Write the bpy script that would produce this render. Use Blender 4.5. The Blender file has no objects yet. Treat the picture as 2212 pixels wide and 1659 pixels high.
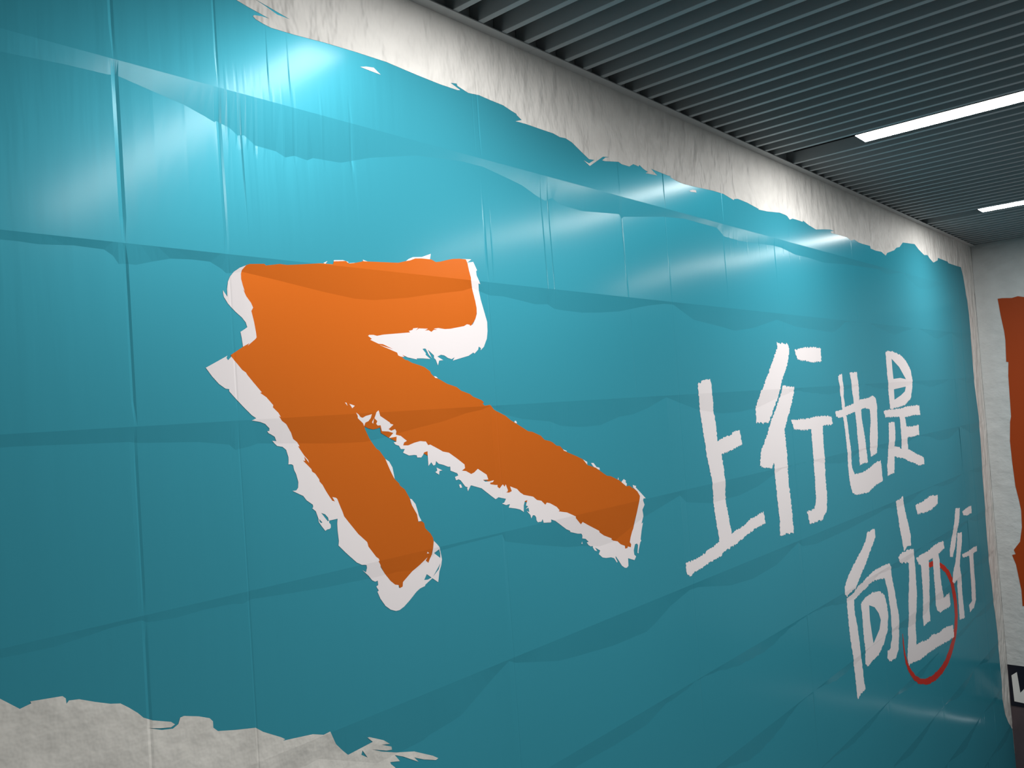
import bpy, bmesh, math, random
from mathutils import Matrix, Vector
from mathutils.geometry import delaunay_2d_cdt

# ------------------------------------------------------------------ camera, world, exposure
SC = bpy.context.scene
COL = SC.collection
ZC = 4.13                      # camera height above the lower floor (metres)
CAM_Y = -1.85                  # the film-covered wall stands at y = 0
RIGHT = (0.656878, -0.750919, -0.068063)
DOWN = (-0.019608, 0.073226, -0.997123)
FWD = (0.753742, 0.656322, 0.033377)
cam_data = bpy.data.cameras.new('camera')
cam_data.sensor_width = 36.0
cam_data.lens = 29.1191
cam_data.clip_start = 0.02
cam = bpy.data.objects.new('camera', cam_data)
COL.objects.link(cam)
cam.matrix_world = Matrix(((RIGHT[0], -DOWN[0], -FWD[0], 0.0),
                           (RIGHT[1], -DOWN[1], -FWD[1], CAM_Y),
                           (RIGHT[2], -DOWN[2], -FWD[2], ZC),
                           (0, 0, 0, 1)))
SC.camera = cam
world = bpy.data.worlds.new('world'); SC.world = world
world.use_nodes = True
world.node_tree.nodes['Background'].inputs[0].default_value = (0.75, 0.85, 0.9, 1)
world.node_tree.nodes['Background'].inputs[1].default_value = 0.0
SC.view_settings.view_transform = 'Standard'
SC.view_settings.look = 'None'
SC.view_settings.gamma = 1.0
SC.view_settings.use_curve_mapping = False
SC.view_settings.exposure = 0.0
LAMP_GLOW = 61.0

# ------------------------------------------------------------------ materials
def srgb(r, g, b):
    def f(c):
        c /= 255.0
        return c / 12.92 if c <= 0.04045 else ((c + 0.055) / 1.055) ** 2.4
    return (f(r), f(g), f(b), 1.0)

def mat(name, color, rough=0.5, spec=0.5, metal=0.0, bumps=(), vary=0.0, coat=0.0, coat_rough=0.1, edge=None):
    """bumps: list of (noise scale, stretch xyz, rotation xyz, strength, distance, detail)"""
    m = bpy.data.materials.new(name); m.use_nodes = True
    nt = m.node_tree; b = nt.nodes['Principled BSDF']
    b.inputs['Base Color'].default_value = color
    b.inputs['Roughness'].default_value = rough
    b.inputs['Specular IOR Level'].default_value = spec
    b.inputs['Metallic'].default_value = metal
    b.inputs['Coat Weight'].default_value = coat
    b.inputs['Coat Roughness'].default_value = coat_rough
    b.inputs['Coat IOR'].default_value = 1.36
    if edge: b.inputs['Specular Tint'].default_value = edge
    geo = nt.nodes.new('ShaderNodeNewGeometry')
    last = None
    for sc, st, ro, strength, dist, det in bumps:
        mp = nt.nodes.new('ShaderNodeMapping')
        mp.inputs['Scale'].default_value = st
        mp.inputs['Rotation'].default_value = ro
        no = nt.nodes.new('ShaderNodeTexNoise')
        no.inputs['Scale'].default_value = sc; no.inputs['Detail'].default_value = abs(det)
        if det < 0: no.noise_type = 'RIDGED_MULTIFRACTAL'
        bu = nt.nodes.new('ShaderNodeBump')
        bu.inputs['Strength'].default_value = strength; bu.inputs['Distance'].default_value = dist
        nt.links.new(geo.outputs['Position'], mp.inputs['Vector'])
        nt.links.new(mp.outputs['Vector'], no.inputs['Vector'])
        nt.links.new(no.outputs['Fac'], bu.inputs['Height'])
        if last: nt.links.new(last.outputs['Normal'], bu.inputs['Normal'])
        last = bu
    if last: nt.links.new(last.outputs['Normal'], b.inputs['Normal'])
    if vary:
        no = nt.nodes.new('ShaderNodeTexNoise'); no.inputs['Scale'].default_value = 9.0; no.inputs['Detail'].default_value = 6
        rp = nt.nodes.new('ShaderNodeValToRGB')
        c = color
        rp.color_ramp.elements[0].position = 0.3; rp.color_ramp.elements[1].position = 0.7
        rp.color_ramp.elements[0].color = tuple(x * (1 - vary) for x in c[:3]) + (1,)
        rp.color_ramp.elements[1].color = tuple(min(1, x * (1 + vary)) for x in c[:3]) + (1,)
        nt.links.new(geo.outputs['Position'], no.inputs['Vector'])
        nt.links.new(no.outputs['Fac'], rp.inputs['Fac'])
        nt.links.new(rp.outputs['Color'], b.inputs['Base Color'])
    return m

FILM_BUMPS = ((1.0, (26, 26, 2.2), (0, 0, 0), 0.22, 0.0022, 3.0), (1.0, (2.2, 2.2, 1.4), (0, 0, 0), 0.10, 0.010, 1.0))
FILM_ROUGH = 0.30
M_TEAL = mat('teal_vinyl_film', srgb(62, 154, 174), 0.46, 0.0, metal=0.28, coat=0.30, coat_rough=0.17, bumps=FILM_BUMPS, edge=srgb(24, 52, 60))
M_ORANGE = mat('orange_vinyl_print', srgb(212, 108, 36), 0.45, 0.0, metal=0.35, coat=0.2, coat_rough=0.24, bumps=FILM_BUMPS, edge=srgb(230, 150, 90))
M_WHITE = mat('white_vinyl_print', srgb(232, 226, 228), FILM_ROUGH + .1, 0.4, bumps=FILM_BUMPS)
M_RED = mat('red_brush_print', srgb(190, 36, 14), FILM_ROUGH + .1, 0.3, bumps=FILM_BUMPS)
M_PAPER = mat('crumpled_paper_print', srgb(224, 222, 218), 0.55, 0.3, vary=0.07,
              bumps=((1.0, (11, 11, 5), (0, -0.45, 0), 0.8, 0.05, 3.0), (1.0, (13, 13, 5), (0, -0.4, 0), 0.55, 0.025, -1.0)))
M_PAPER_SOFT = mat('mottled_paper_print', srgb(214, 212, 206), 0.5, 0.3, vary=0.10,
              bumps=((1.0, (9, 9, 9), (0, 0, 0), 0.35, 0.03, 4.0),))
M_PAPER_FLAT = mat('crumpled_paper_wall', srgb(196, 200, 200), 0.55, 0.3, vary=0.05,
              bumps=((1.0, (7, 7, 10), (0.3, 0, 0), 0.5, 0.03, 4.0),))
M_BACK = mat('wall_backing', srgb(120, 120, 120), 0.8)
M_BAFFLE = mat('grey_baffle_paint', srgb(168, 173, 175), 0.45, 0.4, bumps=((60.0, (1, 1, 1), (0, 0, 0), 0.05, 0.001, 2.0),))
M_TRIM = mat('grey_trim_paint', srgb(190, 192, 192), 0.5, 0.4, vary=0.05)
M_PLENUM = mat('dark_plenum', srgb(38, 40, 42), 0.9, vary=0.1)
M_HOUSING = mat('lamp_housing', srgb(70, 72, 74), 0.45)
M_PIPE = mat('dark_conduit', srgb(48, 46, 46), 0.35)
M_FLOOR = mat('grey_stone_floor', srgb(122, 122, 122), 0.3, 0.5, vary=0.12)
M_GREYWALL = mat('grey_painted_wall', srgb(112, 118, 120), 0.6, vary=0.05)
M_FARWALL = mat('brown_wall_cladding', srgb(84, 72, 76), 0.5, vary=0.1)
M_FARORANGE = mat('orange_poster_print', srgb(158, 62, 16), 0.5, 0.2, bumps=((1.0, (3, 3, 3), (0, 0, 0), 0.2, 0.01, 1.0),))
M_BLACK = mat('black_band_print', srgb(18, 20, 34), 0.4, 0.4)
M_LETTER = mat('white_letter_print', srgb(225, 226, 224), 0.5, 0.3)
M_STEEL = mat('brushed_steel', srgb(190, 192, 195), 0.25, 0.5, metal=1.0)

def emit(name, color, strength):
    m = bpy.data.materials.new(name); m.use_nodes = True
    nt = m.node_tree; nt.nodes.clear()
    e = nt.nodes.new('ShaderNodeEmission'); o = nt.nodes.new('ShaderNodeOutputMaterial')
    e.inputs[0].default_value = color; e.inputs[1].default_value = strength
    nt.links.new(e.outputs[0], o.inputs[0])
    return m
M_STRIP = emit('light_strip_glow', (0.9, 0.97, 1.0, 1), 3.0)
M_LAMP = emit('lamp_diffuser_glow', (1.0, 0.985, 0.955, 1), LAMP_GLOW)

# ------------------------------------------------------------------ helpers
def link(o, parent=None):
    COL.objects.link(o)
    if parent: o.parent = parent
    return o

def obj(name, verts, faces, material, parent=None, smooth=False):
    me = bpy.data.meshes.new(name)
    me.from_pydata(verts, [], faces); me.validate(); me.update()
    if material: me.materials.append(material)
    if smooth:
        for p in me.polygons: p.use_smooth = True
    return link(bpy.data.objects.new(name, me), parent)

def empty(name, loc):
    o = bpy.data.objects.new(name, None); o.location = loc; o.empty_display_size = 0.1
    return link(o)

def local(o, parent):
    """keep world coordinates while parented to an empty that stands somewhere else"""
    o.matrix_parent_inverse = Matrix.Translation(-Vector(parent.location))

def box(x0, x1, y0, y1, z0, z1, b=0.0):
    bm = bmesh.new(); bmesh.ops.create_cube(bm, size=1.0)
    for v in bm.verts:
        v.co = ((x0 + x1) / 2 + v.co.x * (x1 - x0), (y0 + y1) / 2 + v.co.y * (y1 - y0), (z0 + z1) / 2 + v.co.z * (z1 - z0))
    if b: bmesh.ops.bevel(bm, geom=bm.edges[:], offset=b, segments=1, affect='EDGES')
    return bm

def bmobj(name, bm, material, parent=None, smooth=False):
    me = bpy.data.meshes.new(name); bm.to_mesh(me); bm.free()
    me.materials.append(material)
    if smooth:
        for p in me.polygons: p.use_smooth = True
    return link(bpy.data.objects.new(name, me), parent)

def joined(parts):
    out = bmesh.new()
    for b in parts:
        me = bpy.data.meshes.new('tmp'); b.to_mesh(me); b.free(); out.from_mesh(me); bpy.data.meshes.remove(me)
    return out

def tag(o, label=None, cat=None, group=None, kind=None):
    if label: o['label'] = label
    if cat: o['category'] = cat
    if group: o['group'] = group
    if kind: o['kind'] = kind
    return o

# ------------------------------------------------------------------ relief of the film over the wall panels
X_END = 9.08
ROWS = [1.40, 0.856, 0.437, 0.024, -0.394, -0.807, -1.215, -1.63, -2.05, -2.46, -2.88, -3.30, -3.71, -4.13]   # relative to the camera
SEAMS = [-1.57, -0.37, 0.832, 2.035, 3.24, 4.44, 5.64, 6.85, 8.05, X_END]
FACET = {0: [(603,48),(728,40),(821,38),(836,34),(921,50),(999,64),(1052,80),(1077,89),(1082,85),(1119,95),(1140,109),(1158,105),(1190,125),(1251,128),(1279,139),(1308,129),(1349,134),(1368,124),(1462,120),(1565,87),(1750,45),(1956,26),(2056,26),(2184,44),(2258,56),(2346,84),(2385,92),(2428,75),(2482,93),(2614,98),(2874,75),(2889,92),(2907,82),(3091,57),(3228,39),(3416,23),(3733,26),(3801,60),(3979,63),(4200,53),(4391,43),(4502,44),(4647,60),(4693,64),(4901,63),(5121,70),(5532,45),(6195,22)], 1: [(586,20),(620,20),(659,22),(728,17),(791,19),(810,31),(822,49),(833,47),(861,47),(899,36),(943,25),(995,22),(1042,23),(1072,38),(1084,48),(1129,41),(1228,54),(1372,75),(1481,88),(1548,88),(1674,74),(1771,58),(1915,37),(1960,25),(2047,44),(2117,43),(2214,53),(2289,61),(2356,57),(2395,72),(2451,75),(2566,78),(2690,72),(2822,61),(2891,50),(3037,27),(3172,12),(3251,11),(3431,71),(3702,94),(3848,110),(4063,89),(4362,34),(4609,64),(5182,82)], 2: [(569,26),(602,26),(689,29),(779,32),(824,33),(845,37),(987,45),(1066,57),(1082,71),(1120,66),(1146,60),(1255,68),(1372,77),(1483,81),(1551,73),(1678,54),(1794,39),(1899,18),(1965,11),(2010,0),(2076,31),(2170,51),(2322,68),(2388,88),(2514,99),(2635,99),(2766,73),(2868,68),(2977,48),(3133,7),(3248,35),(3410,73),(3633,100),(3829,102),(4044,88),(4343,38)], 3: [(551,18),(601,20),(652,21),(707,16),(764,10),(829,9),(844,17),(908,22),(975,19),(1046,21),(1077,27),(1102,21),(1201,29),(1314,37),(1405,40),(1469,43),(1571,43),(1642,52),(1739,12),(1840,9),(2025,7),(2040,33),(2198,70),(2378,108),(2462,118),(2578,138),(2672,135),(2880,75),(3029,48),(3188,19),(3243,56),(3474,89),(3613,87),(3760,88),(3972,66),(4269,6)], 4: [(1268,55),(1461,136),(1581,134),(1635,132),(1654,126),(1751,116),(1791,109),(1970,25),(2017,5),(2050,20),(2280,76),(2416,91),(2622,110),(2853,114),(2927,94),(3044,54),(3207,20),(3289,23),(3593,78),(3840,94),(4118,77),(4404,9),(4462,39),(4659,58),(5145,54),(5764,34)], 5: [(2185,52),(2371,56),(2576,62),(2805,59),(2952,22)]}
rnd = random.Random(4)
def bump_profile(seed):
    r = random.Random(seed); a = 0.05 + 0.05 * r.random(); c = 0.35 + 0.3 * r.random(); w = 0.3 + 0.12 * r.random()
    ph = r.random() * 6
    return lambda t: max(0.0, a * math.exp(-((t - c) / w) ** 2) - 0.012) + 0.006 * (1 + math.sin(t * 19 + ph)) * 0.5 + 0.003 * math.sin(t * 57 + ph)
PROF = {}
def default_h(r, x):
    c = 0
    while c < len(SEAMS) - 2 and x > SEAMS[c + 1]: c += 1
    if (r, c) not in PROF: PROF[(r, c)] = bump_profile(r * 31 + c * 7 + 3)
    t = (x - SEAMS[c]) / (SEAMS[c + 1] - SEAMS[c])
    return PROF[(r, c)](t)

def facet_h(r, x):
    """height (m) of the bridging strip of film below course line r"""
    d = FACET.get(r)
    if not d: return default_h(r, x)
    X = x * 1000
    if X <= d[0][0]: return d[0][1] / 1000.0 if r < 4 else default_h(r, x) + (d[0][1] / 1000.0 - default_h(r, d[0][0] / 1000)) * max(0.0, 1 - (d[0][0] - X) / 200)
    if X >= d[-1][0]:
        k = max(0.0, 1 - (X - d[-1][0]) / 250.0)
        return k * d[-1][1] / 1000.0 + (1 - k) * default_h(r, x)
    for i in range(len(d) - 1):
        if d[i][0] <= X <= d[i + 1][0]:
            t = (X - d[i][0]) / max(1e-6, d[i + 1][0] - d[i][0])
            return (d[i][1] + t * (d[i + 1][1] - d[i][1])) / 1000.0
    return 0.0

SMOOTH = {}
def smooth_h(r, x):
    k = (r, round(x * 50))
    if k not in SMOOTH:
        xs = round(x * 50) / 50
        SMOOTH[k] = sum(facet_h(r, xs + q * 0.03) for q in range(-8, 9)) / 17
    k2 = (r, round(x * 50) + 1)
    return SMOOTH[k]

# narrow vertical wrinkles in the film: x, z0, z1, half width, depth (negative = ridge)
WRINKLES = [(0.832, 0.86, 1.40, 0.0062, 0.00060), (0.836, 0.44, 0.86, 0.0087, 0.00110), (0.838, 0.02, 0.44, 0.0056, 0.00125), (0.836, -0.40, 0.02, 0.0056, 0.00100),
            (0.836, -1.3, -0.40, 0.0062, 0.00110), (1.088, 0.86, 1.40, 0.0050, 0.00060), (1.090, 0.44, 0.86, 0.0062, 0.00075), (1.092, 0.02, 0.44, 0.0043, 0.00060),
            (1.094, -0.9, 0.02, 0.0037, 0.00060), (1.15, 0.55, 0.80, 0.0025, -0.00060), (1.235, 0.86, 1.02, 0.0025, -0.00050), (1.30, 0.86, 0.99, 0.0025, -0.00050),
            (2.045, 0.86, 1.20, 0.0050, 0.00125), (2.02, 0.86, 1.15, 0.0031, 0.00050), (2.040, 0.44, 0.80, 0.0056, 0.00110), (2.07, 0.46, 0.66, 0.0037, -0.00075),
            (2.038, -0.40, 0.44, 0.0050, 0.00060), (2.040, -1.3, -0.45, 0.0050, 0.00075), (2.36, 0.40, 0.84, 0.0031, -0.00080), (2.40, 0.40, 0.84, 0.0031, 0.00080),
            (2.88, 0.86, 1.20, 0.0043, 0.00100), (2.89, 0.40, 0.80, 0.0056, 0.00125), (2.90, 0.02, 0.40, 0.0037, 0.00050), (3.24, 0.86, 1.20, 0.0043, 0.00125),
            (3.24, -1.5, 0.86, 0.0043, 0.00050), (3.80, 0.86, 1.2, 0.0043, 0.00090), (3.79, 0.44, 0.86, 0.0043, 0.00090), (4.40, 0.44, 0.87, 0.0056, 0.00150),
            (4.60, 0.86, 1.2, 0.0037, 0.00075), (4.44, -3.0, 0.44, 0.0043, 0.00060), (5.64, 0.86, 1.2, 0.0050, -0.00110), (5.64, -3.4, 0.86, 0.0043, 0.00060),
            (6.85, -3.6, 1.2, 0.0050, 0.00060), (8.05, -3.7, 1.2, 0.0050, 0.00070), (8.42, -3.9, 0.95, 0.0050, -0.00110)]
for i, px in enumerate((1.112, 1.14, 1.165, 1.19, 1.215, 1.245, 1.275, 1.31, 1.40, 1.50)):
    WRINKLES.append((px, 0.70 + 0.01 * (i % 3), 0.87, .007, .0009 if i % 2 else -.0007))
for i, px in enumerate((2.325, 2.345, 2.385, 2.40, 2.415, 2.43, 2.46)):
    WRINKLES.append((px, -0.09, 0.01, .005, .0008 if i % 2 else -.0006))
for i, px in enumerate((3.86, 3.90, 3.95, 4.01, 4.06, 4.20, 4.30, 4.52, 4.60, 4.75)):
    WRINKLES.append((px, 0.72 + 0.015 * (i % 4), 0.855, .006, .0009 if i % 2 else -.0007))
SLOPE = 0.075
def depth(x, z, r):
    """distance of the film behind the nominal wall plane"""
    zt, zb = ROWS[r], ROWS[r + 1]
    H = zt - zb; u = zt - z
    d = 0.0
    if r > 0:
        h = facet_h(r - 1, x)
        if h > 1e-4:
            S = SLOPE * min(smooth_h(r - 1, x), 1.5 * h)
            d = S * u / h if u <= h else S * max(0.0, 1 - (u - h) / (H - h))
    for wx, z0, z1, hw, dp in WRINKLES:
        if abs(x - wx) < hw and z0 <= z <= z1:
            e = min(1.0, (z - z0) / 0.06, (z1 - z) / 0.06)
            d += dp * (1 - abs(x - wx) / hw) * max(0.0, e)
    return d

# ------------------------------------------------------------------ printed artwork outlines (millimetres on the wall: along, up from camera height)
ART = {
'orange': [[(1139.1,414),(1148.6,417.7),(1190.9,421.9),(1196,418.2),(1236.8,425.7),(1258.9,425.1),(1304.8,430.8),(1364.3,438.8),(1407.1,440),(1410.2,448.5),(1452,453.4),(1461.8,447),(1485.3,451.3),(1506.2,456.3),(1512.4,458.6),(1529.7,459.2),(1629.6,465.1),(1646.9,466.3),(1676.6,473.9),(1694.6,477.8),(1716.2,485.9),(1743.7,488.5),(1783.8,489.1),(1802.1,482.6),(1821.4,485.7),(1851.1,493.6),(1877.9,499.7),(1908.1,503.3),(1938.6,503.8),(1944.4,492.8),(1950,471.6),(1949.5,466.7),(1956.4,445.6),(1956.2,435.9),(1962.1,407.4),(1968.7,386.1),(1974.9,359.8),(1976.1,335.7),(1970.9,318.5),(1960.8,303.7),(1949.3,292.4),(1937.3,274.1),(1639,183.2),(1651.4,175.5),(1660,174.5),(1676.9,166.8),(1708.9,159),(1726.5,153.5),(1748.5,140.6),(1752.4,132.6),(1765.4,122.3),(1788.1,114),(1817.1,100.9),(1858.1,89.7),(1876.8,77.6),(1915.9,65.9),(1928.7,57.2),(1968.9,44),(1978.6,36.5),(1971.3,33.1),(1981.1,25.6),(2006.1,27.7),(2012.8,23.1),(2025.9,10.4),(2082.3,-11.8),(2106.9,-27.9),(2125,-36.3),(2169,-57.7),(2195.1,-70.7),(2218.6,-74.7),(2265.3,-91.9),(2269,-96),(2284.3,-107.5),(2312.8,-113.4),(2329,-119.8),(2348.9,-132.6),(2370.1,-136.1),(2386,-149.3),(2406.7,-160.3),(2462.6,-179.8),(2502,-195.5),(2528.6,-219.6),(2579.1,-234.1),(2606.3,-249.4),(2647.8,-271.9),(2672.3,-275.8),(2701.2,-287.4),(2730.5,-299.2),(2749.7,-311.4),(2774,-326.6),(2795.2,-326.6),(2815.1,-337.7),(2845.8,-351.5),(2860.6,-363.7),(2865.5,-380.6),(2858.2,-402),(2843.1,-432.5),(2821.2,-473.7),(2810.5,-501.4),(2799.6,-514.4),(2789.9,-527.5),(2779.2,-547.6),(2785.3,-561.7),(2781.6,-569.8),(2763.6,-565.3),(2747,-571.2),(2739.9,-565.6),(2743.6,-557.6),(2669.9,-531.2),(2486.5,-452.5),(2359.5,-391.2),(2278.6,-356.6),(2162.5,-313.4),(2071.4,-274.9),(1983,-252.4),(1970.6,-217.7),(1902.8,-205.8),(1840.8,-160.1),(1779.6,-129.5),(1716.2,-114.6),(1701.8,-107.2),(1661.6,-93),(1619.7,-76.7),(1595.4,-62.5),(1571.3,-50.8),(1542.4,-35.1),(1539.7,-19.1),(1527.3,-22),(1513.8,-23.2),(1498.2,-19.8),(1483,-12.7),(1484.9,-21.1),(1491.8,-33.9),(1498.7,-46.8),(1513,-66.6),(1522.7,-78.8),(1533,-84.9),(1552.6,-110.7),(1566.5,-142.6),(1580.8,-170.6),(1597.7,-186.2),(1600,-192.9),(1617.3,-205.6),(1633.6,-233.3),(1636.6,-248.8),(1642.4,-258.1),(1657.7,-283.9),(1661.5,-307.2),(1674.8,-307),(1683.1,-313.6),(1686.2,-329.4),(1705.6,-347.7),(1714.8,-362.3),(1716,-373.5),(1712.3,-390.5),(1705.9,-411.4),(1707.5,-409.7),(1691.9,-433.2),(1680.7,-424.6),(1660.9,-431.9),(1624.8,-446.7),(1588.7,-469.4),(1586.2,-482.6),(1574.9,-484.5),(1571.5,-475.4),(1558,-471.3),(1542.6,-457.8),(1522.9,-433.6),(1506.5,-405.7),(1494.4,-391.2),(1461.1,-348.6),(1392,-263.4),(1379.9,-245.6),(1360.3,-215.3),(1325.5,-169.8),(1293.6,-127.5),(1268.4,-96.2),(1278.8,-101.5),(1254.5,-61),(1234.3,-30.9),(1208.6,8.5),(1189,37.7),(1169.9,70.3),(1142.5,98.9),(1112,132.6),(1089.7,160),(1082.4,186.3),(1116.7,206.7),(1142.1,220),(1147,231.3),(1142.2,285),(1141.3,303.5),(1125.6,347.1),(1116.4,394.5),(1129.4,406.7)]],
'white': [[(1139.1,413.7),(1121.2,406),(1104.3,394.4),(1093.5,381.6),(1086.8,368.3),(1083.2,349.8),(1082.9,330.7),(1077,338.5),(1072,346.3),(1071.7,338.1),(1073.5,329.2),(1083.4,313.4),(1102.1,294.3),(1119.4,280.3),(1128.8,268.7),(1132.5,256.8),(1125.7,252),(1112.6,244.3),(1115.1,228.7),(1117.1,207.1),(1135.7,216.6),(1130.1,209.7),(1152.9,226.8),(1157,231.5),(1156.1,244.5),(1152.6,270.5),(1146.7,298.2),(1152.3,306.9),(1147.4,318.7),(1135.1,334.7),(1127,352.8),(1131.4,347.5),(1126.7,363.8),(1123.5,378.4),(1123.9,391.4),(1127,400.9),(1133.6,408)],
  [(1014.4,155),(1073.4,184.5),(1070.1,179),(1074.3,173.1),(1083.5,182.2),(1111,149),(1120.7,142.5),(1124.4,136.1),(1141.6,115.5),(1161.9,91.9),(1157,90.8),(1174.7,78.5),(1192.5,58.2),(1191,52.6),(1206.2,37.9),(1212.4,27.2),(1206.7,29.7),(1215.6,16.6),(1228.1,7.4),(1242,-15.3),(1248,-31.9),(1260.3,-41.4),(1267,-52.4),(1262.3,-52.1),(1278.3,-76.4),(1291,-91),(1292.8,-98),(1284.4,-86.6),(1279.1,-80.4),(1281.3,-92.1),(1274.5,-90.5),(1298.5,-114.8),(1300.8,-122.4),(1309.7,-128.2),(1321.4,-145),(1322.1,-150.9),(1330.8,-160.7),(1339.2,-176.3),(1347.7,-190.1),(1358.5,-206.2),(1366.8,-209.2),(1359.7,-196.5),(1371.1,-199.8),(1375.2,-203.3),(1383.8,-226.3),(1390,-241),(1394,-253.5),(1409.9,-273.8),(1437.5,-308.1),(1466.2,-335),(1469.1,-347.7),(1494,-380.7),(1502.7,-387.3),(1504.8,-393.9),(1501.3,-394.3),(1507.9,-405.8),(1508.6,-412.3),(1522.9,-433.6),(1542.6,-458.2),(1558,-471.3),(1570.9,-475.3),(1570.9,-482.2),(1574.8,-484.9),(1585.7,-482.5),(1588.1,-469.7),(1624.8,-446.7),(1657.9,-432.4),(1688.9,-416.3),(1680.7,-424.6),(1691,-433.5),(1699,-421.3),(1707.4,-410.8),(1712.8,-390.8),(1717,-371.7),(1729.6,-383.7),(1739.3,-395.3),(1742.7,-409.1),(1746.8,-432.1),(1742.2,-449),(1732.8,-467.1),(1725.5,-497.7),(1702.7,-481.1),(1673.1,-494.8),(1671.3,-498.4),(1651.9,-501.3),(1636.8,-507.9),(1609.3,-526.6),(1585.6,-540.4),(1568.3,-546.1),(1554.6,-545.5),(1536,-537.8),(1518.3,-523.5),(1501.5,-499.3),(1492.7,-478),(1497.6,-475.5),(1489.9,-463.1),(1496.7,-460.4),(1496.4,-448),(1487.1,-448.8),(1477.1,-443.2),(1465.2,-428.6),(1443.6,-408.3),(1455.8,-416.7),(1459.8,-405.3),(1458.6,-397.9),(1454.9,-395.8),(1442.2,-393.5),(1425.2,-383.8),(1392.6,-353),(1368.7,-328.2),(1370.9,-315.7),(1369.2,-289.8),(1369.4,-270.1),(1371.7,-256.5),(1343.9,-257.5),(1343.4,-263.3),(1348.3,-268.9),(1347.7,-276.7),(1343.4,-280),(1336.3,-279.9),(1329.4,-282.7),(1319.3,-269.5),(1310.9,-256.6),(1310.3,-247.8),(1303.7,-227.4),(1293.5,-218.3),(1296.5,-214.8),(1295.8,-208.9),(1277.3,-195),(1268,-182.4),(1256,-176.2),(1236.6,-165.7),(1247.8,-165.7),(1253.8,-159.7),(1255.9,-144.7),(1250.7,-123.2),(1245.8,-113.2),(1243.4,-99.6),(1238.1,-96.8),(1229.3,-96.4),(1230.7,-89.5),(1231.1,-78.1),(1225.8,-58.8),(1215.5,-50),(1199.4,-46.3),(1192.4,-39.3),(1186,-32.3),(1198.1,-34.1),(1193.5,-22.5),(1183.2,-16.2),(1175,-11.9),(1172.2,-7.1),(1177.9,-6.5),(1178.4,-0),(1166.1,11.9),(1151.8,17.6),(1128.9,22.2),(1141.6,27.4),(1130.2,34.9),(1107.3,57.9),(1084.8,82.3),(1071.9,97.1),(1072.6,102.1),(1062.6,103.6),(1045.9,115.6),(1029.7,133.6)],
  [(1517.5,244.2),(1521,247.3),(1537.1,247.7),(1550.4,245.1),(1572.7,249.2),(1678.9,258.6),(1673.9,262.9),(1689.9,266.7),(1691.8,271.2),(1712.9,273.6),(1701.6,264.8),(1715.7,271.9),(1752.2,271.9),(1739.4,265.9),(1754.9,267.5),(1766.2,262.6),(1776.8,269.3),(1792.5,269.8),(1777.1,272.7),(1796.1,275.6),(1824.6,273),(1850.6,275),(1911.2,285.2),(1925.3,291.6),(1937.2,290.8),(1940.2,286.8),(1952.8,292.6),(1966.7,311.1),(1975.3,328.4),(1976.2,347.8),(1972.3,369.3),(1962.1,407.4),(1956.2,435.9),(1956.4,445.6),(1949.6,467.9),(1944.5,494),(1972.6,499),(1988.2,472.4),(1983,469),(1984.1,455),(2000.1,427.5),(1991,428.8),(1993.3,404.6),(1999.3,375.7),(2010.2,342.2),(2022.5,303.6),(2021.1,271.7),(2015.1,247.1),(1998.2,220),(1981.1,207.7),(1982.9,215),(1972.8,219.7),(1969.1,210),(1950.5,196.6),(1945.6,200.2),(1922.4,189.3),(1888.1,182),(1849.4,173.7),(1858.5,184.2),(1844.9,178.3),(1829.1,181.8),(1813.8,189.7),(1799.7,191.9),(1783.4,186.1),(1807.7,175.2),(1790.1,173.6),(1783.1,158.8),(1776.2,175.9),(1768.9,181.5),(1769.6,189.5),(1745,207.4),(1759.6,181.5),(1748.2,191.6),(1737.5,209.5),(1731.5,210.6),(1723.8,208.9),(1736.3,196),(1734.4,191.5),(1753.2,178.5),(1722.8,180.2),(1697.3,180.1),(1697.9,176.8),(1660.7,183.3),(1641.1,190.8),(1649.2,183.9),(1634.9,185.3),(1625.1,188.5),(1621.6,197.2),(1556.5,219),(1608.2,206.8),(1570.4,221.3),(1554,222.1),(1523.9,233.2),(1530.8,235.5)],
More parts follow.
